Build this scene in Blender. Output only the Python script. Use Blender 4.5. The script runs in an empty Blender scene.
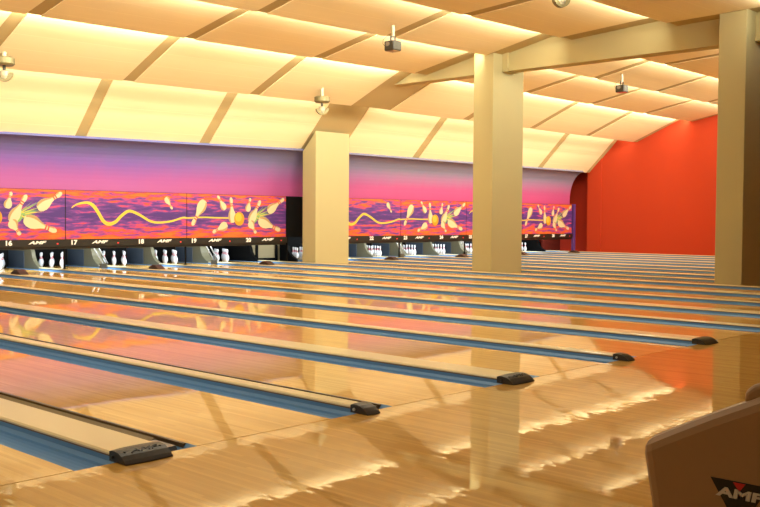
import bpy, bmesh, math, random
from mathutils import Vector, Matrix, noise
random.seed(7)
sc = bpy.context.scene
COL = sc.collection
P = 1.7526                    # lane pitch
GAP = 1.522                   # aisle of the columns between lanes 20 and 21
NAR, WID, GUT, LAN = .13, .302, .235, 1.0668
YP = 18.5                     # head pin
YM = 16.79                    # front of the masking panels
XW = 23.3                     # red end wall

# ------------------------------------------------------------------ helpers
def link(o, parent=None):
    COL.objects.link(o)
    if parent is not None: o.parent = parent
    return o

def obj(name, bm, mats, parent=None, loc=(0, 0, 0), smooth=False, bevel=0):
    me = bpy.data.meshes.new(name)
    bmesh.ops.recalc_face_normals(bm, faces=bm.faces)
    bm.to_mesh(me); bm.free()
    for m in (mats if isinstance(mats, (list, tuple)) else [mats]): me.materials.append(m)
    if smooth:
        for p in me.polygons: p.use_smooth = True
    o = bpy.data.objects.new(name, me)
    o.location = loc
    if bevel:
        b = o.modifiers.new('bevel', 'BEVEL'); b.width = bevel; b.segments = 3; b.limit_method = 'ANGLE'
    return link(o, parent)

def tag(o, label, cat, group=None):
    o['label'] = label; o['category'] = cat
    if group: o['group'] = group
    return o

def thing(name, label, cat, loc=(0, 0, 0), group=None):
    o = bpy.data.objects.new(name, None); o.location = loc; o.empty_display_size = .1
    link(o); return tag(o, label, cat, group)

def struct(o):
    o['kind'] = 'structure'; return o

def copy_tree(o, parent=None):
    c = o.copy(); COL.objects.link(c)
    if parent is not None: c.parent = parent
    for ch in list(o.children): copy_tree(ch, c)
    return c

def box(bm, x0, x1, y0, y1, z0, z1, mi=0):
    v = [bm.verts.new(p) for p in ((x0,y0,z0),(x1,y0,z0),(x1,y1,z0),(x0,y1,z0),(x0,y0,z1),(x1,y0,z1),(x1,y1,z1),(x0,y1,z1))]
    for f in ((0,3,2,1),(4,5,6,7),(0,1,5,4),(1,2,6,5),(2,3,7,6),(3,0,4,7)):
        bm.faces.new([v[i] for i in f]).material_index = mi
    return v

def prism_x(bm, prof, x0, x1, mi=0):
    """closed (y,z) profile pushed from x0 to x1"""
    a = [bm.verts.new((x0, y, z)) for y, z in prof]; b = [bm.verts.new((x1, y, z)) for y, z in prof]
    n = len(prof)
    for i in range(n): bm.faces.new((a[i], a[(i+1) % n], b[(i+1) % n], b[i])).material_index = mi
    bm.faces.new(a).material_index = mi; bm.faces.new(b[::-1]).material_index = mi

def prism_y(bm, prof, y0, y1, mi=0):
    """closed (x,z) profile pushed from y0 to y1"""
    a = [bm.verts.new((x, y0, z)) for x, z in prof]; b = [bm.verts.new((x, y1, z)) for x, z in prof]
    n = len(prof)
    for i in range(n): bm.faces.new((a[i], a[(i+1) % n], b[(i+1) % n], b[i])).material_index = mi
    bm.faces.new(a).material_index = mi; bm.faces.new(b[::-1]).material_index = mi

def poly_slab(bm, pts, y0, y1, mi=0):
    """closed (x,z) outline as a thin slab facing -Y"""
    prism_y(bm, pts, y0, y1, mi)

def tube(bm, a, b, r, n=10, mi=0, r2=None):
    a, b = Vector(a), Vector(b); d = (b - a).normalized()
    u = d.orthogonal().normalized(); w = d.cross(u)
    r2 = r if r2 is None else r2
    A = [bm.verts.new(a + r*(math.cos(t)*u + math.sin(t)*w)) for t in [2*math.pi*i/n for i in range(n)]]
    B = [bm.verts.new(b + r2*(math.cos(t)*u + math.sin(t)*w)) for t in [2*math.pi*i/n for i in range(n)]]
    for i in range(n): bm.faces.new((A[i], A[(i+1) % n], B[(i+1) % n], B[i])).material_index = mi
    bm.faces.new(A[::-1]).material_index = mi; bm.faces.new(B).material_index = mi

def lathe(bm, prof, n=16, c=(0, 0, 0), mats=None):
    rings = []
    for r, z in prof:
        rings.append([bm.verts.new((c[0] + r*math.cos(2*math.pi*i/n), c[1] + r*math.sin(2*math.pi*i/n), c[2] + z)) for i in range(n)] if r > 1e-5
                     else [bm.verts.new((c[0], c[1], c[2] + z))])
    for k in range(len(rings) - 1):
        A, B = rings[k], rings[k+1]; mi = mats[k] if mats else 0
        for i in range(n):
            j = (i + 1) % n
            if len(A) == 1 and len(B) == 1: continue
            if len(A) == 1: f = bm.faces.new((A[0], B[i], B[j]))
            elif len(B) == 1: f = bm.faces.new((A[i], A[j], B[0]))
            else: f = bm.faces.new((A[i], A[j], B[j], B[i]))
            f.material_index = mi

def text(name, s, size, mat, parent, loc, rot=(math.pi/2, 0, 0), bold=.0, shear=0, wide=1.0, depth=.004):
    cu = bpy.data.curves.new(name, 'FONT'); cu.body = s; cu.size = size
    cu.align_x = 'CENTER'; cu.align_y = 'CENTER'; cu.extrude = depth; cu.offset = bold; cu.shear = shear
    cu.resolution_u = 3
    t = bpy.data.objects.new(name + '_tmp', cu); COL.objects.link(t)
    me = bpy.data.meshes.new_from_object(t.evaluated_get(bpy.context.evaluated_depsgraph_get()))
    bpy.data.objects.remove(t); bpy.data.curves.remove(cu)
    for v in me.vertices: v.co.x *= wide
    me.materials.clear(); me.materials.append(mat)
    o = bpy.data.objects.new(name, me); o.location = loc; o.rotation_euler = rot
    return link(o, parent)

# ------------------------------------------------------------------ materials
def mat(name, col, rough=.5, spec=.5, coat=0, coat_rough=.03, metal=0, emis=None, estr=0):
    m = bpy.data.materials.new(name); m.use_nodes = True
    b = m.node_tree.nodes['Principled BSDF']
    b.inputs['Base Color'].default_value = (*col, 1); b.inputs['Roughness'].default_value = rough
    b.inputs['Specular IOR Level'].default_value = spec; b.inputs['Coat Weight'].default_value = coat
    b.inputs['Coat Roughness'].default_value = coat_rough; b.inputs['Metallic'].default_value = metal
    if emis: b.inputs['Emission Color'].default_value = (*emis, 1); b.inputs['Emission Strength'].default_value = estr
    return m

class N:
    def __init__(s, m): s.t = m.node_tree; s.b = s.t.nodes['Principled BSDF']
    def new(s, ty, **k):
        n = s.t.nodes.new(ty)
        for a, v in k.items(): setattr(n, a, v)
        return n
    def l(s, a, b): s.t.links.new(a, b)
    def math(s, op, a, b=None):
        n = s.new('ShaderNodeMath', operation=op)
        for i, v in enumerate((a, b)):
            if v is None: continue
            if isinstance(v, (int, float)): n.inputs[i].default_value = v
            else: s.l(v, n.inputs[i])
        return n.outputs[0]
    def mix(s, fac, a, b, mode='MIX'):
        n = s.new('ShaderNodeMix', data_type='RGBA', blend_type=mode)
        for i, v in ((0, fac), (6, a), (7, b)):
            if isinstance(v, (int, float)): n.inputs[i].default_value = v
            elif isinstance(v, tuple): n.inputs[i].default_value = (*v, 1)
            else: s.l(v, n.inputs[i])
        return n.outputs[2]
    def ramp(s, fac, stops, interp='LINEAR'):
        n = s.new('ShaderNodeValToRGB'); r = n.color_ramp; r.interpolation = interp
        while len(r.elements) < len(stops): r.elements.new(.5)
        for e, (p, c) in zip(r.elements, stops): e.position = p; e.color = (*c, 1)
        s.l(fac, n.inputs[0]); return n.outputs[0]
    def xyz(s, src):
        n = s.new('ShaderNodeSeparateXYZ'); s.l(src, n.inputs[0]); return n.outputs
    def pos(s): return s.new('ShaderNodeNewGeometry').outputs['Position']
    def noise(s, vec, scale, detail=2, scl=(1, 1, 1), rough=.5):
        mp = s.new('ShaderNodeMapping'); mp.inputs['Scale'].default_value = scl; s.l(vec, mp.inputs[0])
        n = s.new('ShaderNodeTexNoise'); n.inputs['Scale'].default_value = scale; n.inputs['Detail'].default_value = detail
        n.inputs['Roughness'].default_value = rough; s.l(mp.outputs[0], n.inputs[0]); return n.outputs[0]

def wood_boards(name, light, dark, jag, coat_rough, board=.0267, coat=1.0, gap=.25):
    """maple strips laid along Y under a clear finish; each strip sits at its own minute tilt"""
    m = mat(name, light, .6, .08, coat, coat_rough); n = N(m)
    p = n.pos(); x, y, z = n.xyz(p)
    bx = n.math('DIVIDE', x, board); bi = n.math('FLOOR', bx); fr = n.math('FRACT', bx)
    w = n.new('ShaderNodeTexWhiteNoise', noise_dimensions='1D'); n.l(bi, w.inputs['W'])
    yy = n.math('ADD', y, n.math('MULTIPLY', w.outputs['Value'], 9.0))
    seg = n.math('FLOOR', n.math('DIVIDE', yy, 1.35))
    cb = n.new('ShaderNodeCombineXYZ'); n.l(bi, cb.inputs[0]); n.l(seg, cb.inputs[1])
    w2 = n.new('ShaderNodeTexWhiteNoise', noise_dimensions='2D'); n.l(cb.outputs[0], w2.inputs['Vector'])
    grain = n.noise(p, 1.0, 4, (60, 1.6, 1))
    tone = n.math('ADD', n.math('MULTIPLY', w2.outputs['Value'], .65), n.math('MULTIPLY', grain, .45))
    colr = n.ramp(tone, [(.1, dark), (.95, light)])
    edge = n.math('LESS_THAN', fr, .05)
    colr = n.mix(n.math('MULTIPLY', edge, gap), colr, (dark[0]*.45, dark[1]*.4, dark[2]*.35))
    n.l(colr, n.b.inputs['Base Color'])
    # strip by strip tilt plus slow waviness along the strip -> ragged reflections
    wav = n.noise(p, 1.0, 2, (9, 1.1, 1))
    tl = n.math('SUBTRACT', w.outputs['Value'], .5)
    w3 = n.math('SUBTRACT', wav, .5)
    ny = n.math('ADD', n.math('MULTIPLY', tl, jag), n.math('MULTIPLY', w3, jag*.35))
    nx = n.math('MULTIPLY', n.math('SUBTRACT', w2.outputs['Value'], .5), jag)
    cv = n.new('ShaderNodeCombineXYZ'); n.l(nx, cv.inputs[0]); n.l(ny, cv.inputs[1])
    add = n.new('ShaderNodeVectorMath', operation='ADD')
    n.l(n.t.nodes.new('ShaderNodeNewGeometry').outputs['Normal'], add.inputs[0]); n.l(cv.outputs[0], add.inputs[1])
    nm = n.new('ShaderNodeVectorMath', operation='NORMALIZE'); n.l(add.outputs[0], nm.inputs[0])
    n.l(nm.outputs[0], n.b.inputs['Coat Normal'])
    return m

M = {}
M['approach'] = wood_boards('approach maple', (.64, .355, .068), (.46, .225, .032), .0042, .02, coat=.85)
M['lane'] = wood_boards('lane maple', (.80, .47, .125), (.62, .33, .07), .0020, .02, coat=.8)
M['plain_wood'] = wood_boards('aisle boards', (.74, .40, .11), (.56, .27, .06), .004, .1, board=.06)
M['gutter'] = mat('gutter blue', (.145, .315, .55), .38, .35)
M['cap'] = mat('divider capping', (.80, .66, .37), .35, .3, .3, .1)
M['cap_side'] = mat('divider wood side', (.20, .105, .035), .5)
M['rail'] = mat('bumper rail', (.20, .145, .065), .45)
M['rail_dark'] = mat('dark rail', (.10, .055, .018), .5)
M['endcap'] = mat('dark plastic', (.040, .031, .017), .42)
M['emboss'] = mat('embossed mark', (.012, .010, .008), .5)
M['screw'] = mat('screw', (.7, .65, .55), .3, metal=.6)
M['hood'] = mat('brown hood', (.05, .022, .012), .5)
M['black'] = mat('black panel', (.004, .004, .004), .7, .15)
M['fascia'] = mat('fascia', (.016, .012, .008), .45)
M['white'] = mat('white print', (.95, .93, .88), .5)
M['pin'] = mat('pin white', (.86, .88, .92), .25, .5, .5)
M['pin_red'] = mat('pin stripe red', (.62, .02, .05), .3)
M['kick'] = mat('olive plate', (.14, .127, .075), .5)
M['pad'] = mat('blue grey pad', (.055, .075, .105), .6)
M['reddot'] = mat('red marker', (.6, .02, .02), .4, emis=(1, .05, .03), estr=.8)
M['column'] = mat('column paint', (.475, .425, .225), .75, .2)
M['beam'] = mat('beam paint', (.48, .41, .205), .7, .2)
M['red_wall'] = mat('red paint', (.45, .046, .013), .75, .2)
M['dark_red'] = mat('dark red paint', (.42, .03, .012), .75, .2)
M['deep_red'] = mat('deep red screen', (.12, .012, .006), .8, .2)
M['purple'] = mat('purple board', (.10, .035, .22), .6)
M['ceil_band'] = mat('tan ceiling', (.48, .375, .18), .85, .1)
M['beige_wall'] = mat('beige wall', (.62, .50, .28), .8, .2)
M['under'] = mat('sub floor', (.05, .035, .02), .8)
M['return'] = mat('ball return shell', (.37, .225, .095), .5, .4)
M['white_paint'] = mat('white metal', (.48, .44, .30), .4)
M['proj'] = mat('projector shell', (.035, .03, .02), .35)
M['proj_side'] = mat('projector grille', (.06, .055, .033), .5)
M['lens'] = mat('lens glass', (.25, .2, .16), .08, .8, 1)
M['chrome'] = mat('brushed brass', (.22, .19, .09), .5, metal=.5)
M['grey_metal'] = mat('grey metal', (.22, .22, .21), .35, metal=.4)
M['logo_black'] = mat('logo black', (.008, .007, .008), .35)
M['letter_grey'] = mat('letter silver', (.62, .60, .52), .4)
M['logo_red'] = mat('logo red', (.55, .02, .02), .35)

def ceiling_panel_mat():
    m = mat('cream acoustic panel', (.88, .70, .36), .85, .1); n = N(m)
    tc = n.new('ShaderNodeTexCoord'); x, y, z = n.xyz(tc.outputs['Object'])
    f = n.math('FRACT', n.math('DIVIDE', y, .47))
    line = n.math('LESS_THAN', n.math('ABSOLUTE', n.math('SUBTRACT', f, .5)), .014)
    fleck = n.noise(tc.outputs['Object'], 1.0, 3, (.6, 9, 1))
    base = n.ramp(fleck, [(.3, (.87, .755, .465)), (.7, (.89, .77, .48))])
    n.l(n.mix(n.math('MULTIPLY', line, .8), base, (.97, .86, .56)), n.b.inputs['Base Color'])
    return m
M['ceil_panel'] = ceiling_panel_mat()

def mural_mat():
    m = mat('sunset mural', (.6, .2, .4), .55, .3); n = N(m)
    x, y, z = n.xyz(n.pos())
    wob = n.noise(n.pos(), 1.0, 3, (5, .1, .25))
    t = n.math('ADD', n.math('DIVIDE', n.math('SUBTRACT', z, 1.96), 1.34), n.math('MULTIPLY', n.math('SUBTRACT', wob, .5), .10))
    left = n.ramp(t, [(.0, (.44, .11, .32)), (.25, (.38, .105, .36)), (.52, (.23, .12, .44)), (.8, (.16, .165, .44)), (1, (.16, .18, .45))])
    right = n.ramp(t, [(.0, (.52, .065, .21)), (.30, (.47, .09, .25)), (.55, (.36, .18, .34)), (.72, (.24, .225, .34)), (1, (.215, .22, .33))])
    k = n.new('ShaderNodeMapRange'); n.l(x, k.inputs[0]); k.inputs[1].default_value = 2; k.inputs[2].default_value = 12
    n.l(n.mix(k.outputs[0], left, right), n.b.inputs['Base Color'])
    return m
M['mural'] = mural_mat()

def art_mat():
    m = mat('swirling print', (.5, .1, .3), .45, .4); n = N(m)
    p = n.pos(); x, y, z = n.xyz(p)
    v = n.math('DIVIDE', n.math('SUBTRACT', z, .763), 1.2)
    mid = n.math('ABSOLUTE', n.math('SUBTRACT', v, .52))
    a = n.noise(p, 1.0, 4, (1.9, 1, 13), .6); b = n.noise(p, 1.0, 3, (1.2, 3, 5.0))
    f = n.math('ADD', n.math('MULTIPLY', n.math('SUBTRACT', a, .5), 2.0), n.math('MULTIPLY', mid, 1.15))
    f = n.math('ADD', f, .22)
    c = n.ramp(f, [(.22, (.075, .032, .20)), (.48, (.17, .05, .28)), (.56, (.40, .06, .24)), (.64, (.58, .065, .18)), (.71, (.66, .08, .035)), (.90, (.70, .16, .025))])
    sp = n.ramp(b, [(.68, (0, 0, 0)), (.74, (1, 1, 1))])
    c = n.mix(n.math('MULTIPLY', sp, .3), c, (.66, .25, .03))
    n.l(c, n.b.inputs['Base Color']); return m
M['art'] = art_mat()
M['art_pin'] = mat('print cream', (.66, .58, .36), .45)
M['art_pin_shade'] = mat('print ochre', (.45, .29, .12), .45)
M['art_red'] = mat('print red', (.60, .10, .05), .45)
M['art_ball'] = mat('print orange yellow', (.68, .30, .015), .4)
M['art_ball_hi'] = mat('print yellow', (.70, .46, .05), .4)
M['art_yellow'] = mat('print lemon', (.70, .56, .07), .4)
M['art_green'] = mat('print green', (.22, .42, .14), .45)

# ------------------------------------------------------------------ setting: floors and walls
bm = bmesh.new(); box(bm, -16, 24.2, -9.5, 0, -.14, 0)
struct(obj('floor', bm, M['approach']))
bm = bmesh.new(); box(bm, -16, 24.2, 0, 20.6, -.22, -.14)
struct(obj('floor_under_lanes', bm, M['under']))
bm = bmesh.new(); box(bm, 7.08, 8.55, .008, 17.4, -.12, .0)
struct(obj('floor_aisle', bm, M['plain_wood']))
bm = bmesh.new(); box(bm, 22.62, 24.2, .008, 20.6, -.12, .0)
struct(obj('floor_right', bm, M['plain_wood']))
bm = bmesh.new(); box(bm, -16, -10.62, .008, 20.6, -.12, .0)
struct(obj('floor_left', bm, M['plain_wood']))

bm = bmesh.new(); box(bm, XW, XW+.5, -9.5, 16.5, -.12, 6.2)
struct(obj('wall_right', bm, M['red_wall']))
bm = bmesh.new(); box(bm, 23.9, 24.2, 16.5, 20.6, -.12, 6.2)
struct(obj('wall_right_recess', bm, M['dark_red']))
bm = bmesh.new(); box(bm, XW-.05, XW+.1, 15.86, 16.5, -.12, 3.95)
struct(obj('trim_right', bm, M['red_wall']))
bm = bmesh.new(); box(bm, -16, -15.7, -9.5, 20.6, -.12, 6.2)
struct(obj('wall_left', bm, M['beige_wall']))
bm = bmesh.new(); box(bm, -16, 24.2, -9.8, -9.5, -.14, 6.2)
struct(obj('wall_rear', bm, M['beige_wall']))
bm = bmesh.new(); box(bm, -16, 24.2, 20.4, 20.6, -.14, 6.2)
struct(obj('wall_back_pit', bm, M['black']))
# curved mural wall over the masking panels
bm = bmesh.new()
prof = [(16.95, 1.86)] + [(16.28 + .67*math.cos(t), 2.15 + 1.13*math.sin(t)) for t in [i*math.pi/2/14 for i in range(15)]]
prof2 = [(y + .06, z + .06) for y, z in prof[::-1]]
loops = [[bm.verts.new((x, y, z - .015*max(0, 7.0-x)*(z-1.96)/1.34)) for y, z in prof + prof2] for x in (-15.7, 7.0, 22.62)]
for A, B in zip(loops, loops[1:]):
    for i in range(len(A)): bm.faces.new((A[i], A[(i+1) % len(A)], B[(i+1) % len(A)], B[i]))
bm.faces.new(loops[0]); bm.faces.new(loops[-1][::-1])
struct(obj('wall_back', bm, M['mural'], smooth=False))
# unseen slab added behind the panels to keep the pit dark
bm = bmesh.new(); box(bm, -15.7, 22.62, 16.98, 20.4, 1.25, 1.35)
struct(obj('trim_light_block', bm, M['black']))

# ------------------------------------------------------------------ ceiling: stepped rows
ROWS = [((16.4, 3.28), (15.2, 4.51)), ((14.3, 4.43), (12.6, 5.16)), ((12.0, 5.09), (10.3, 5.42)),
        ((9.7, 5.30), (8.2, 5.60)), ((7.6, 5.47), (5.6, 5.60)), ((5.0, 5.45), (3.1, 5.50)), ((2.5, 5.38), (.6, 5.42))]
EXT = [.62, .42, .34, .34, .34, .34, .3]
def sag(x): return -.015*max(0, 7.0-x)     # the ceiling falls slightly towards the left
SPANS = [(-6.65, -3.38), (-3.08, .01), (.31, 3.58), (3.92, 7.18), (8.78, 12.08), (12.42, 15.74), (16.06, 19.36), (19.70, 22.98)]
bm = bmesh.new()
prof = []
for (f, nr), e in zip(ROWS, EXT):
    d = Vector((nr[0]-f[0], nr[1]-f[1])).normalized()
    off = Vector((-d.y, d.x)); off = off if off.y > 0 else -off
    a = Vector(f) + off*.022; b = Vector(nr) + d*e + off*.022
    if prof: prof.append((a.x, prof[-1][1]))   # the light pocket above each lip
    prof += [(a.x, a.y), (b.x, b.y)]
prof += [(.2, 5.5), (-9.5, 5.5)]
top = [(-9.5, 6.3), (16.9, 6.3), (16.9, 3.36)]
loops = [[bm.verts.new((x, y, z + sag(x))) for y, z in prof + top] for x in (-15.7, 7.0, 23.9)]
for A, B in zip(loops, loops[1:]):
    for i in range(len(A)): bm.faces.new((A[i], A[(i+1) % len(A)], B[(i+1) % len(A)], B[i]))
bm.faces.new(loops[0]); bm.faces.new(loops[-1][::-1])
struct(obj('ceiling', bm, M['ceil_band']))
ORD = ['first', 'second', 'third', 'fourth', 'fifth', 'sixth', 'seventh']
BAY = ['third bay left of the columns and the leftmost', 'third bay left of the columns', 'second bay left of the columns', 'bay just left of the columns',
       'bay just right of the columns', 'second bay right of the columns', 'third bay right of the columns', 'last bay by the red wall']
BAY[0] = 'leftmost bay of all'
for r, ((f, nr), e) in enumerate(zip(ROWS, EXT)):
    d = Vector((nr[0]-f[0], nr[1]-f[1])); L = d.length + e*.8
    ang = math.atan2(d.y, -d.x)
    for c, (x0, x1) in enumerate(SPANS):
        if r >= 6: continue
        if r >= 3 and c == 0 and r > 3: continue
        bm = bmesh.new()
        box(bm, 0, x1-x0, -L, 0, 0, .02)
        bmesh.ops.rotate(bm, verts=bm.verts, matrix=Matrix.Rotation(-ang, 3, 'X'))
        for v in bm.verts: v.co.z += sag(x0 + v.co.x)
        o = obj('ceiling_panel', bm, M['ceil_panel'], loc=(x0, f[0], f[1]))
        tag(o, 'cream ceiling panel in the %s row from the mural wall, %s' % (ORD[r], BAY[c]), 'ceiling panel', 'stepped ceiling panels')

# ------------------------------------------------------------------ columns and beam
def rowz(y):
    for (f, nr), e in zip(ROWS, EXT):
        if nr[0]-e*.5 <= y <= f[0]: return f[1] + (y-f[0])*(nr[1]-f[1])/(nr[0]-f[0])
    return 5.45
for x0, x1, y0, y1, lab, zt in ((7.20, 8.55, 15.73, 16.29, 'square beige column standing farthest back by the mural', (3.78, 3.21)),
                            (7.27, 8.55, 9.53, 10.12, 'tall beige column in the middle of the three', (5.38, 5.46)),
                            (7.20, 8.45, 3.31, 3.87, 'nearest of the three beige columns, at the right edge', (5.52, 5.52))):
    bm = bmesh.new()
    prism_x(bm, [(y0, -.13), (y1, -.13), (y1, zt[1]+.05), (y0, zt[0]+.05)], x0, x1)
    o = struct(obj('column', bm, M['column'], bevel=.012)); o['label'] = lab; o['category'] = 'column'
def beam(y0, y1, lab, plate):
    t = thing('ceiling_beam', lab, 'beam', (7.87, y0, 4.95))
    bm = bmesh.new(); box(bm, -.17, .17, 0, y1-y0, .03, .72)
    obj('web', bm, M['beam'], t)
    bm = bmesh.new(); box(bm, -.20, .20, 0, y1-y0, 0, .03)
    obj('flange', bm, M['beam'], t)
    if plate:
        bm = bmesh.new(); box(bm, -.24, .22, y1-y0-.16, y1-y0, -.02, .50)
        obj('end_bracket', bm, M['beam'], t, bevel=.01)
beam(3.90, 9.53, 'beige ceiling beam spanning from the middle column to the nearest column', True)
beam(10.12, 15.53, 'beige ceiling beam behind the middle column, mostly hidden by ceiling panels', False)
beam(-9.4, 3.35, 'beige ceiling beam running forward from the nearest column', True)

# ------------------------------------------------------------------ lanes
LY0, LY1 = .008, 19.7
def pair_x(k): return 2*P*k + (GAP if k >= 2 else 0)      # narrow division left of the pair
def gutter_bm():
    bm = bmesh.new(); n = 12; w = GUT/2
    pr = [(-w, .0), (-w+.012, -.012)] + [(-.098*math.cos(math.pi*i/n), -.020-.058*math.sin(math.pi*i/n)) for i in range(n+1)] + [(w-.012, -.012), (w, .0)]
    pr += [(w, -.1), (-w, -.1)]
    a = [bm.verts.new((x, LY0, z)) for x, z in pr]; b = [bm.verts.new((x, LY1, z)) for x, z in pr]
    m = len(pr)
    for i in range(m): bm.faces.new((a[i], a[(i+1) % m], b[(i+1) % m], b[i]))
    return bm
gb = gutter_bm(); gme = bpy.data.meshes.new('gutter'); bmesh.ops.recalc_face_normals(gb, faces=gb.faces); gb.to_mesh(gme); gb.free()
gme.materials.append(M['gutter'])
bm = bmesh.new(); box(bm, -LAN/2, LAN/2, LY0, LY1, -.12, 0)
lme = bpy.data.meshes.new('bowling_lane'); bm.to_mesh(lme); bm.free(); lme.materials.append(M['lane'])
LANE_X = {}
for k in range(-3, 6):
    if True:
        for s in (0, 1):
            nlane = 17 + 2*k + s
            if k >= 2: nlane = 21 + 2*(k-2) + s
            # pair k=2 starts the block right of the aisle
            cx = pair_x(k) + NAR/2 + GUT + LAN/2 + (s and (LAN + 2*GUT + WID))
            LANE_X[nlane] = cx
def hidden_pair(k): return False
names = {11: 'closest to the viewer, at the lower left corner', 12: 'second from the viewer, right of the nearest divider', 13: 'third from the viewer', 14: 'fourth from the viewer',
         15: 'fifth from the viewer'}
for nl, cx in sorted(LANE_X.items()):
    o = link(bpy.data.objects.new('bowling_lane', lme)); o.location = (cx, 0, 0)
    if nl in names: lab = 'glossy maple bowling lane ' + names[nl]
    elif nl == 21: lab = 'glossy maple bowling lane running just right of the column row'
    elif nl == 26: lab = 'glossy maple bowling lane second to the left of the one under sign 28'
    else: lab = 'glossy maple bowling lane ending under sign number %d' % nl
    tag(o, lab, 'lane', 'bowling lanes')
    for s in (-1, 1):
        g = link(bpy.data.objects.new('gutter', gme), o); g.location = (s*(LAN+GUT)/2, 0, 0)
    # ridged bumper rail lying in the left gutter, against the divider
    wide = nl % 2 == 0; e0 = -LAN/2 - GUT
    bm = bmesh.new(); rw = .18
    for i in range(3):
        q = e0 + .035 + rw*i/3
        prism_y(bm, [(q, -.07), (q, -.016), (q+rw/6, -.003), (q+rw/3-.008, -.018), (q+rw/3-.008, -.07)], LY0+(.35 if wide else .10), 18.0)
    box(bm, e0+.214, e0+.2345, LY0+.10, 18.0, -.07, -.001, 1)
    b_ = obj('bumper_rail', bm, [M['rail'] if wide else M['rail_dark'], M['rail_dark']], o); b_['label'] = 'brown ridged bumper rail'
    if nl in (12, 14):
        bm = bmesh.new(); prism_y(bm, [(e0+.06, -.06), (e0+.06, -.006), (e0+.17, -.006), (e0+.18, -.03), (e0+.18, -.06)], .12, .33)
        obj('rail_end_piece', bm, M['grey_metal'], o)

# dividers
def endcap_bm(w):
    bm = bmesh.new()
    pr = [(.06, .002), (.06, .058), (.04, .065), (.01, .066), (-.03, .060), (-.065, .045), (-.095, .024), (-.112, .008), (-.115, .002)]
    n = 8; cols = []
    for i in range(n+1):
        u = -1 + 2*i/n; q = 1 - .10*abs(u)**3
        cols.append([bm.verts.new((u*w/2, y if j in (0, 1, 2) else y*(1-.10*u*u), .002 + (z-.002)*q)) for j, (y, z) in enumerate(pr)])
    for i in range(n):
        for j in range(len(pr)-1): bm.faces.new((cols[i][j], cols[i+1][j], cols[i+1][j+1], cols[i][j+1]))
        bm.faces.new((cols[i][-1], cols[i+1][-1], cols[i+1][0], cols[i][0]))
    bm.faces.new(cols[0]); bm.faces.new(cols[-1][::-1])
    return bm
def divider(cx, w, lab, wide, hood, marks):
    bm = bmesh.new(); y1 = 18.0
    box(bm, -w/2+.004, w/2-.004, LY0, y1, -.12, .026)
    root = obj('lane_divider', bm, M['gutter'], loc=(cx, 0, 0))
    tag(root, lab, 'lane divider', 'lane dividers')
    bm = bmesh.new(); h = w/2 - (.0 if not wide else .0)
    prism_y(bm, [(-h, .034), (-h, .043), (-h+.012, .052), (h-.012, .052), (h, .043), (h, .034)], .06, y1)
    box(bm, -h+.001, h-.001, .06, y1, .026, .034, 1)
    c = obj('capping', bm, [M['cap'], M['cap_side']], root); c['label'] = 'light tan capping board'
    e = obj('end_cap', endcap_bm(w - .006), M['endcap'], root, smooth=False); e['label'] = 'dark moulded end cap'
    bm = bmesh.new(); tube(bm, (-w/2-.003, .015, .028), (-w/2-.014, .015, .028), .010, 12)
    obj('screw', bm, M['screw'] if not wide else M['endcap'], e)
    if marks:
        for sx in (-.11, .11):
            bm = bmesh.new(); tube(bm, (sx, -.030, .050), (sx, -.032, .0585), .008, 10); obj('screw', bm, M['emboss'], e)
        t = text('embossed_logo', 'AMF', .045, M['emboss'], e, (0, -.038, .0572), rot=(math.radians(-25)+0, 0, 0), shear=.3, wide=1.9, depth=.002)
        t.rotation_euler = (math.radians(20), 0, 0)
    if hood:
        bm = bmesh.new()
        prism_x(bm, [(-.22, 0), (-.12, .06), (-.02, .105), (.08, .105), (.20, .055), (.28, 0)], -w*.36, w*.36)
        hd = obj('return_hood', bm, M['hood'], root, loc=(0, 15.55, .05), bevel=.02); hd['label'] = 'low dark brown hood'
    return root
for k in range(-3, 6):
    px = pair_x(k); wx = px + P
    nm = 17 + 2*k if k < 2 else 21 + 2*(k-2)
    lab = {-3: 'wide tan lane divider nearest the viewer with black cap at lower left', -2: 'wide tan lane divider, second black block cap from the column side of the foul line',
           -1: 'wide tan lane divider whose black cap ends farthest right on the approach'}.get(k, 'wide tan lane divider leading up between lanes %d and %d' % (nm, nm+1))
    if k == -2: lab = 'wide tan lane divider whose dark cap ends below the middle column'
    divider(wx, WID, lab, True, k >= -1, k in (-3, -2))
    if k == -3:
        divider(px, NAR, 'narrow tan lane divider left of the nearest lane', False, False, False)
    elif k == 2:
        divider(px + .045, .036, 'narrow tan edge divider on the right side of the column aisle', False, False, False)
    else:
        l2 = {-2: 'narrow tan lane divider ending in the small black cap left of centre', -1: 'narrow tan lane divider ending in a small dark cap right of centre'}.get(k, 'narrow tan lane divider leading up between lanes %d and %d' % (nm-1, nm))
        divider(px, NAR, l2, False, False, False)
divider(4*P, NAR, 'narrow tan edge divider on the left side of the column aisle', False, False, False)
divider(pair_x(5)+2*P, NAR, 'narrow tan edge divider beside the red end wall', False, False, False)

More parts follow.
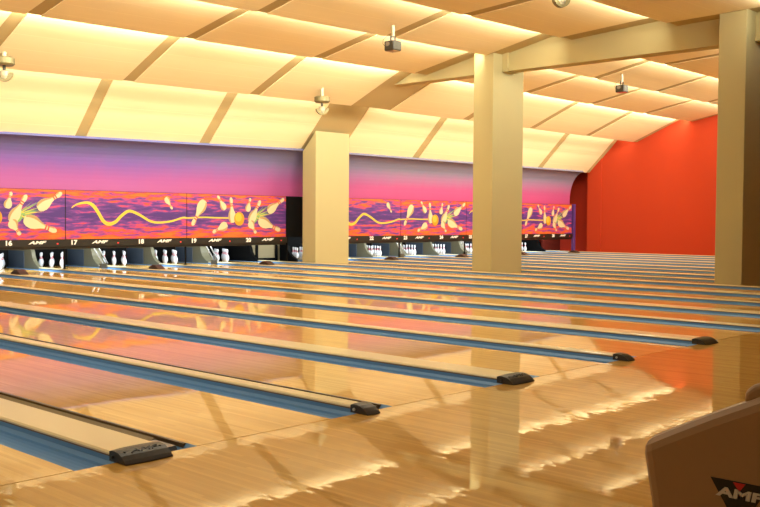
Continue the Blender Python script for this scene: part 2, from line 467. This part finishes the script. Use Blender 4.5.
# ------------------------------------------------------------------ pins
PIN = [(0, 0), (.0258, 0), (.0285, .008), (.0359, .0191), (.0497, .0572), (.0579, .0857), (.0606, .1143), (.0579, .1492), (.0469, .1841), (.0314, .2190), (.0249, .2381), (.0228, .2540), (.0236, .2731), (.0279, .3000), (.0322, .3381), (.0318, .3540), (.0280, .3680), (.0180, .3780), (0, .3810)]
def pinmats():
    out = []
    for i in range(len(PIN)-1):
        z = (PIN[i][1]+PIN[i+1][1])/2
        out.append(1 if (.219 < z < .2381 or .254 < z < .2731) else 0)
    return out
bm = bmesh.new(); lathe(bm, PIN, 14, mats=pinmats())
pme = bpy.data.meshes.new('bowling_pin'); bmesh.ops.recalc_face_normals(bm, faces=bm.faces); bm.to_mesh(pme); bm.free()
for p_ in pme.polygons: p_.use_smooth = True
pme.materials.append(M['pin']); pme.materials.append(M['pin_red'])
PINPOS = []
PN = 1
for r in range(4):
    for j in range(r+1): PINPOS.append((PN, (j-r/2)*.3048, r*.264)); PN += 1
PIN_SKIP = set()
PLACE = {1: 'head pin of the rack', 2: 'second row left', 3: 'second row right', 4: 'third row left', 5: 'third row centre', 6: 'third row right',
         7: 'back row left corner', 8: 'back row second from left', 9: 'back row third from left', 10: 'back row right corner'}
def pit_words(nl): return 'under sign %d' % nl if nl not in (21, 26) else ('behind the rearmost column' if nl == 21 else 'left of those under sign 27')
for nl in range(16, 29):
    for i, dx, dy in PINPOS:
        if (nl, i) in PIN_SKIP: continue
        o = link(bpy.data.objects.new('bowling_pin', pme)); o.location = (LANE_X[nl]+dx, YP+dy, 0)
        tag(o, 'white red-striped bowling pin %s, %s' % (pit_words(nl), PLACE[i]), 'bowling pin', 'bowling pins on the pin decks')

# ------------------------------------------------------------------ pit dividers (kickbacks)
def pit_divider(cx, w, lab, dark=False):
    bm = bmesh.new()
    pr = [(19.65, -.1), (19.65, .47), (18.44, .49), (18.40, .42), (18.36, .30), (18.30, .21), (18.20, .13), (18.08, .07), (18.0, .055), (18.0, -.1)]
    prism_x(bm, pr, -w/2, w/2)
    o = obj('pit_divider', bm, M['black'] if dark else M['kick'], loc=(cx, 0, 0))
    tag(o, lab, 'pit divider', 'pit dividers')
    if not dark:
        bm = bmesh.new(); box(bm, -w/2-.018, -w/2, 18.78, 19.6, .02, .44)
        q = obj('kick_pad', bm, M['pad'], o); q['label'] = 'blue grey rectangular pad'
    return o
for k in range(0, 6):
    px = pair_x(k); nm = 17 + 2*k if k < 2 else 21 + 2*(k-2)
    if k != 2: pit_divider(px, .10, 'olive pit divider with curved foot, between the pins of lanes %d and %d' % (nm-1, nm))
    else: pit_divider(px, .10, 'black pit divider on the right edge of the column aisle', True)
    pit_divider(px + P, .27, 'olive pit divider with curved foot, between the pins of lanes %d and %d' % (nm, nm+1))
pit_divider(4*P, .10, 'black curved pit divider right of the pins under sign 20', True)
pit_divider(pair_x(5)+2*P, .10, 'black curved pit divider at the far right end of the pins', True)

# supports under the panels and sweep arms
def post(x, lab):
    bm = bmesh.new(); box(bm, -.018, .018, -.018, .018, .0535, .54); box(bm, -.05, .05, -.05, .05, .0525, .065)
    tag(obj('support_post', bm, M['black'], loc=(x, YM+.06, 0)), lab, 'post', 'posts under the panels')
for x, l in ((0, 'thin black post under the panel edge beside sign 17'), (2*P, 'thin black post under the panel edge beside sign 19'), (pair_x(3), 'thin black post under the panel edge beside sign 23'),
             (pair_x(4), 'thin black post under the panel edge just left of the middle column')):
    post(x, l)
def sweep(x, lab):
    t = thing('sweep_arm', lab, 'sweep arm', (x, 17.6, .1), 'pinsetter sweep arms')
    for dx in (0, .14):
        bm = bmesh.new(); tube(bm, (dx, 0, .5), (dx+.3, -.02, .02), .018, 8); obj('arm', bm, M['grey_metal'], t)
    bm = bmesh.new(); box(bm, .22, .40, -.05, .01, -.10, .02); obj('foot_block', bm, M['endcap'], t)
sweep(1.17, 'grey slanted sweep arms beside the pins under sign 17')
sweep(LANE_X[19]+.35, 'grey slanted sweep arms beside the pins under sign 19')
sweep(LANE_X[23]-.2, 'grey slanted sweep arms in front of the pins under sign 23')
sweep(LANE_X[25]-.2, 'grey slanted sweep arms beside the middle column')

# aisle end between the two panel blocks
bm = bmesh.new(); box(bm, 7.03, 8.50, YM+.02, YM+.10, .763, 1.964)
bp = tag(obj('blanking_panel', bm, M['black']), 'black blanking panel between the lane 20 picture and the column', 'panel')
for x in (7.10, 8.44):
    bm = bmesh.new(); box(bm, x-.02, x+.02, YM+.04, YM+.08, 0, .763); obj('leg', bm, M['black'], bp)
bm = bmesh.new(); box(bm, 7.08, 8.46, 18.75, 18.82, -.1, .62)
t = tag(obj('aisle_end_board', bm, M['beige_wall']), 'low beige board closing the aisle end behind the rearmost column', 'board')
for x in (7.50, 8.30):
    bm = bmesh.new(); box(bm, x-.04, x+.04, 18.70, 18.75, -.1, .55); obj('upright', bm, M['black'], t)
bm = bmesh.new(); box(bm, 7.46, 8.34, 18.70, 18.75, -.02, .07); obj('bottom_rail', bm, M['black'], t)
# purple end board
bm = bmesh.new(); box(bm, 22.63, 22.79, YM-.03, YM+.06, .0, 1.98)
tag(obj('end_board', bm, M['purple']), 'narrow purple upright board ending the row of pictures at the right', 'board')
# dark service space at the right end
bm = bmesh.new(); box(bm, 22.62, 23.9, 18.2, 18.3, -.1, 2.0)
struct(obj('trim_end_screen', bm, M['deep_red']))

# ------------------------------------------------------------------ masking panels with printed pictures
def art_pin(bm, head, base, y, w=.105, short=1.0):
    """pin outline along head->base, with two red neck stripes and a shaded flank"""
    H, B = Vector(head), Vector(base); d = (B-H); L = d.length; d.normalize(); nrm = Vector((-d.y, d.x))
    prof = [(0, .0), (.03, .26), (.10, .42), (.18, .42), (.27, .32), (.36, .30), (.48, .46), (.62, .84), (.75, 1.0), (.88, .90), (.97, .62), (1.0, .35)]
    hw = max(L*.185, w)
    left = [H + d*(t*L) + nrm*(q*hw) for t, q in prof]; right = [H + d*(t*L) - nrm*(q*hw) for t, q in prof][::-1]
    poly_slab(bm, [(v.x, v.y) for v in left + right[:-1]], y-.004, y, 0)
    sh = [H + d*(t*L) - nrm*(q*hw*.98) for t, q in prof[2:-1]]; si = [H + d*(t*L) - nrm*(q*hw*.55) for t, q in prof[2:-1]][::-1]
    poly_slab(bm, [(v.x, v.y) for v in sh + si], y-.0045, y-.004, 1)
    for t0, t1 in ((.24, .285), (.32, .365)):
        q = hw*.33
        pts = [H+d*(t0*L)+nrm*q, H+d*(t0*L)-nrm*q, H+d*(t1*L)-nrm*q, H+d*(t1*L)+nrm*q]
        poly_slab(bm, [(v.x, v.y) for v in pts], y-.0055, y-.005, 2)
def disc(bm, c, rx, rz, y0, y1, mi, n=28):
    poly_slab(bm, [(c[0]+rx*math.cos(2*math.pi*i/n), c[1]+rz*math.sin(2*math.pi*i/n)) for i in range(n)], y0, y1, mi)
def ribbon(bm, pts, wd, y0, y1, mi):
    # smooth the centre line first
    P_ = [Vector(p) for p in pts]; S = []
    for i in range(len(P_)-1):
        a, b = P_[i], P_[i+1]; a0 = P_[max(i-1, 0)]; b1 = P_[min(i+2, len(P_)-1)]
        for s in range(6):
            t = s/6
            S.append(.5*((2*a) + (b-a0)*t + (2*a0-5*a+4*b-b1)*t*t + (3*a-a0-3*b+b1)*t**3))
    S.append(P_[-1]); n = len(S); L, R = [], []
    for i, p in enumerate(S):
        d = (S[min(i+1, n-1)]-S[max(i-1, 0)]).normalized(); nr = Vector((-d.y, d.x)); u = i/(n-1)
        w = wd(u); L.append(p+nr*w); R.append(p-nr*w)
    for i in range(n-1):
        poly_slab(bm, [(L[i].x, L[i].y), (R[i].x, R[i].y), (R[i+1].x, R[i+1].y), (L[i+1].x, L[i+1].y)], y0, y1, mi)
ART_MATS = [M['art_pin'], M['art_pin_shade'], M['art_red'], M['art_ball'], M['art_ball_hi'], M['art_yellow'], M['art_green'], M['white']]
def art_strike():
    bm = bmesh.new()
    rnd = random.Random(3)
    for i in range(22):     # green spray and pale sparks behind the pins
        a = rnd.uniform(-.9, .9); r0 = rnd.uniform(.05, .2); r1 = r0 + rnd.uniform(.2, .6)
        c = Vector((2.30, .60)); d = Vector((math.cos(a), math.sin(a)*.75)); nn = Vector((-d.y, d.x))
        w = rnd.uniform(.008, .022)
        poly_slab(bm, [tuple(c+d*r0+nn*w), tuple(c+d*r0-nn*w), tuple(c+d*r1)], -.002, 0, 6 if i % 3 else 5)
    disc(bm, (2.27, .58), .16, .17, -.0015, 0, 6)
    ribbon(bm, [(-.0, .54), (.5, .565), (1.0, .555), (1.6, .55)], lambda u: .02, -.003, 0, 5)
    for i, (h, b) in enumerate([((1.01, 1.16), (1.27, .78)), ((1.47, 1.13), (1.53, .42)), ((2.16, 1.12), (2.05, .74)), ((2.53, 1.06), (2.14, .43)), ((2.37, .12), (2.14, .46)),
                 ((3.42, 1.13), (2.80, .74)), ((3.28, .20), (2.46, .50)), ((.84, .15), (1.34, .37)), ((.16, .34), (.58, 1.02))]):
        art_pin(bm, h, b, -.001-.0007*i, w=.125 if i in (4, 6, 7) else .10)
    disc(bm, (1.76, .53), .175, .19, -.0145, 0, 3); disc(bm, (1.73, .57), .11, .12, -.0155, -.0145, 4)
    return bm
def art_wave():
    bm = bmesh.new()
    pts = [(.16, .77), (.31, .86), (.57, .90), (.74, .83), (.89, .64), (1.01, .46), (1.16, .38), (1.35, .43), (1.53, .59), (1.75, .71), (2.04, .62), (2.36, .46), (2.63, .42), (3.03, .46), (3.37, .55), (3.50, .54)]
    ribbon(bm, pts, lambda u: .008 + .036*min(1, u*5)*(1 if u < .4 else max(.42, 1-(u-.4)*1.2)), -.004, 0, 5)
    ribbon(bm, pts[1:12], lambda u: .012*math.sin(math.pi*min(1, u+.05)), -.0055, -.004, 4)
    return bm
def art_lone_pin():
    bm = bmesh.new(); art_pin(bm, (3.05, .77), (2.84, 1.08), -.001, w=.085); return bm
AW = [None, None, None]
for i, f in enumerate((art_strike, art_wave, art_lone_pin)):
    b = f(); me = bpy.data.meshes.new('picture_print'); bmesh.ops.recalc_face_normals(b, faces=b.faces); b.to_mesh(me); b.free()
    for m_ in ART_MATS: me.materials.append(m_)
    AW[i] = me
PW = 2*P
def masking(k, kind, lab):
    x0 = pair_x(k); t = thing('masking_panel', lab, 'picture panel', (x0, YM, .763), 'pictures above the pins')
    bm = bmesh.new(); box(bm, .012, PW-.012, 0, .05, .012, 1.19)
    obj('picture_board', bm, M['art'], t)
    a = link(bpy.data.objects.new('picture_print', AW[kind]), t); a.location = (0, -.001, 0)
    if kind == 1:
        a = link(bpy.data.objects.new('printed_pin', AW[2]), t); a.location = (0, -.001, 0)
    bm = bmesh.new()
    box(bm, 0, PW, .01, .08, 1.19, 1.201); box(bm, 0, PW, .01, .08, 0, .012); box(bm, 0, .012, .01, .08, .012, 1.19); box(bm, PW-.012, PW, .01, .08, .012, 1.19)
    obj('frame', bm, M['fascia'], t)
    bm = bmesh.new(); box(bm, 0, PW, -.05, .12, -.16, -.002); box(bm, 0, PW, .0, .10, -.22, -.16)
    f = obj('number_strip', bm, M['fascia'], t)
    n0 = 17 + 2*k if k < 2 else 21 + 2*(k-2)
    for s in (0, 1):
        o = s*(P+.12)
        text('lane_number', str(n0+s), .155, M['white'], f, (.185+o, -.052, -.068), bold=.006, wide=1.15)
        text('logo', 'AMF', .10, M['white'], f, (.875+o, -.052, -.062), bold=.004, shear=.35, wide=2.0)
        bm = bmesh.new(); box(bm, 1.38+o, 1.42+o, -.054, -.05, -.105, -.075); obj('marker', bm, M['reddot'], f)
MASKS = [(-1, 0, 'orange and purple picture panel of flying pins over signs 15 and 16, at left edge'),
         (0, 1, 'orange and purple picture panel with yellow wave over signs 17 and 18'),
         (1, 0, 'orange and purple picture panel of ball striking pins over signs 19 and 20'),
         (2, 1, 'orange and purple picture panel with yellow wave, just right of the rearmost column'),
         (3, 0, 'orange and purple picture panel of ball striking pins over signs 23 and 24'),
         (4, 1, 'orange and purple picture panel mostly hidden behind the middle column'),
         (5, 0, 'orange and purple picture panel of ball striking pins, farthest right by the red wall')]
for a in MASKS: masking(*a)

# ------------------------------------------------------------------ devices hung from the ceiling
def projector(x, y, z, drop, lab, red=False, rz=0.0):
    t = thing('ceiling_projector', lab, 'projector', (x, y, z), 'black projectors under the ceiling')
    bm = bmesh.new(); tube(bm, (0, 0, .05), (0, 0, -drop), .036, 14); obj('pole', bm, M['white_paint'], t)
    bm = bmesh.new()
    box(bm, -.07, .07, -.015, .015, -drop-.02, -drop)
    for s in (-1, 1): box(bm, s*.065-.008, s*.065+.008, -.015, .015, -drop-.13, -drop-.01)
    obj('bracket', bm, M['proj'], t)
    bm = bmesh.new(); box(bm, -.13, .13, -.13, .13, -drop-.30, -drop-.10)
    b = obj('housing', bm, M['proj'], t, bevel=.02); b.rotation_euler = (0, 0, rz)
    bm = bmesh.new(); box(bm, -.11, .11, -.138, -.128, -drop-.28, -drop-.13); g = obj('side_grille', bm, M['proj_side'], b)
    bm = bmesh.new(); tube(bm, (-.125, .02, -drop-.17), (-.15, .02, -drop-.17), .05, 16); obj('lens', bm, M['lens'], b)
    bm = bmesh.new(); box(bm, -.11, .11, -.11, .11, -drop-.308, -drop-.30); obj('base_plate', bm, M['logo_red'] if red else M['return'], b)
    bm = bmesh.new()
    pts = [Vector((-.02, 0, -drop+.02)), Vector((-.12, .06, -drop)), Vector((-.19, .1, -drop-.08)), Vector((-.18, .12, -drop-.16)), Vector((-.12, .12, -drop-.2))]
    for i in range(4): tube(bm, pts[i], pts[i+1], .006, 6)
    obj('cable', bm, M['chrome'], t)
projector(3.27, 9.17, 5.41, .28, 'black ceiling projector on white pole left of the middle column')
projector(12.72, 9.11, 5.43, .22, 'small black ceiling projector with red underside between middle and nearest columns', True)
def scanner(x, y, z, drop, lab):
    t = thing('effect_light', lab, 'stage light', (x, y, z), 'effect lights under the ceiling')
    bm = bmesh.new(); tube(bm, (0, 0, .05), (0, 0, -drop), .045, 14); obj('pole', bm, M['white_paint'], t)
    bm = bmesh.new(); lathe(bm, [(0, -drop), (.16, -drop), (.20, -drop-.02), (.20, -drop-.13), (.17, -drop-.16), (0, -drop-.16)], 24)
    h = obj('housing', bm, M['chrome'], t)
    bm = bmesh.new(); tube(bm, (0, 0, -drop-.15), (0, 0, -drop-.26), .03, 10); obj('swivel', bm, M['proj_side'], h)
    bm = bmesh.new()
    prof = [(.17*math.cos(a), -.17*math.sin(a)) for a in [math.pi*i/14*.95 for i in range(15)]]
    inner = [(.10*math.cos(a), -.09*math.sin(a)) for a in [math.pi*i/14*.95 for i in range(15)]][::-1]
    prism_y(bm, [(p[0]+.0, p[1]-drop-.30) for p in prof+inner], -.05, .05)
    m_ = obj('yoke', bm, M['chrome'], h); m_.rotation_euler = (0, 0, -.5)
    bm = bmesh.new(); lathe(bm, [(0, -.09), (.06, -.08), (.085, -.02), (.085, .06), (.05, .08), (0, .08)], 16, (0, 0, -drop-.34)); obj('mirror_head', bm, M['white_paint'], h)
scanner(5.51, 13.69, 4.69, .22, 'round pale effect light on white pole above the rearmost column')
scanner(-2.93, 13.78, 4.66, .24, 'pale effect light on white pole cut off by the left edge')
scanner(3.5, 5.22, 5.60, -.07, 'pale effect light cut off by the top edge')

# ------------------------------------------------------------------ ball return in the foreground
bt = thing('ball_return', 'tan plastic ball return hood with black triangle logo at lower right corner', 'ball return', (-8.9, -3.1, 0))
bm = bmesh.new()
# side outline in (y,z): far end at y=0, rising towards the bowler
out = [(-.11, 0), (-.06, .30), (.0, .64), (-.10, .694), (-.22, .757), (-.36, .825), (-.52, .885), (-.70, .92), (-.95, .93), (-1.15, .88), (-1.25, .70), (-1.28, 0)]
prism_x(bm, out, -.10, .05)
obj('side_shell', bm, M['return'], bt, bevel=.04)
bm = bmesh.new(); prism_x(bm, [(-.12, 0), (-.08, .30), (-.06, .50), (-.4, .62), (-.95, .62), (-1.2, .5), (-1.26, 0)], .0, .42)
obj('body', bm, M['return'], bt, bevel=.03)
bm = bmesh.new(); prism_x(bm, [(-.310, .79), (-.310, .828), (-.335, .850), (-.60, .945), (-.66, .945), (-.66, .88)], -.075, .03); obj('crest_knob', bm, M['return'], bt, bevel=.015)
# logo plate on the side
def yz(bm, pts, x0, x1):
    prism_x(bm, pts, x0, x1)
LY, LZ = -.19, .63
cy = -.315
bm = bmesh.new(); yz(bm, [(cy+.085, .575), (cy-.085, .575), (cy, .44)], -.102, -.098)
lp = obj('logo_plate', bm, M['logo_black'], bt)
bm = bmesh.new(); yz(bm, [(cy+.018, .572), (cy-.018, .572), (cy, .547)], -.1035, -.1015)
obj('logo_triangle', bm, M['logo_red'], lp)
text('logo_lettering', 'AMF', .036, M['letter_grey'], lp, (-.1025, cy, .538), rot=(math.pi/2, 0, -math.pi/2), bold=.0015, shear=.1, wide=1.85, depth=.001)

# ------------------------------------------------------------------ lights: cove tubes behind the ceiling lips, pit lights, added fill strips
def area(name, loc, rot, sx, sy, watts, col, spread=math.pi):
    l = bpy.data.lights.new(name, 'AREA'); l.shape = 'RECTANGLE'; l.size = sx; l.size_y = sy; l.energy = watts; l.color = col; l.spread = spread
    o = bpy.data.objects.new(name, l); o.location = loc; o.rotation_euler = rot; COL.objects.link(o); return o
WARM = (1, .92, .72)
COVE = [310, 610, 620, 580, 510, 320]  # the last strip is added, out of view, to brighten the foreground lanes
for r in range(6):
    f = ROWS[r+1][0]
    y = f[0] + .10; z = f[1] + (.20 if r == 0 else .10)
    # faces the row behind it (towards +Y)
    for x0, x1 in ((-6.6, 0), (0, 7.15), (8.8, 23.2)):
        area('cove_light', ((x0+x1)/2, y, z+sag((x0+x1)/2)), (math.radians(80), 0, 0), x1-x0, .07, COVE[r]*(x1-x0)/30, WARM)
for y_, w_ in ((3.2, 420), (-2.4, 60)):   # added fill, out of view, over the lane heads and the seating
    area('fill_light', (-7.0, y_, 5.0), (0, 0, 0), 16.5, .25, w_, WARM)
for x0, x1 in ((-3.4, 6.9), (8.7, 22.4)):
    area('pit_light', ((x0+x1)/2, 17.25, .72), (math.radians(55), 0, 0), x1-x0, .08, 22*(x1-x0), (.85, .95, 1))
w = bpy.data.worlds.new('World'); sc.world = w; w.use_nodes = True
w.node_tree.nodes['Background'].inputs[0].default_value = (.9, .65, .35, 1); w.node_tree.nodes['Background'].inputs[1].default_value = .05

# ------------------------------------------------------------------ camera
yaw, pitch, roll, fpx = 0.8173, 0.0357, 0.0070, 961.16
f = Vector((math.sin(yaw)*math.cos(pitch), math.cos(yaw)*math.cos(pitch), -math.sin(pitch)))
r_ = Vector((math.cos(yaw), -math.sin(yaw), 0)); u_ = r_.cross(f)
R = math.cos(roll)*r_ + math.sin(roll)*u_; U = -math.sin(roll)*r_ + math.cos(roll)*u_
cd = bpy.data.cameras.new('camera'); cam = bpy.data.objects.new('camera', cd); COL.objects.link(cam)
cam.matrix_world = Matrix(((R.x, U.x, -f.x, -11.6645), (R.y, U.y, -f.y, -4.5132), (R.z, U.z, -f.z, 1.3112), (0, 0, 0, 1)))
cd.sensor_width = 36; cd.sensor_fit = 'HORIZONTAL'; cd.lens = fpx/760*36; cd.clip_start = .05; cd.clip_end = 200
cd.dof.use_dof = False
sc.camera = cam
sc.view_settings.view_transform = 'Standard'; sc.view_settings.look = 'None'; sc.view_settings.gamma = 1
sc.view_settings.use_curve_mapping = False
sc.view_settings.exposure = 0.0
sc.cycles.use_denoising = True
sc.cycles.max_bounces = 12; sc.cycles.diffuse_bounces = 6
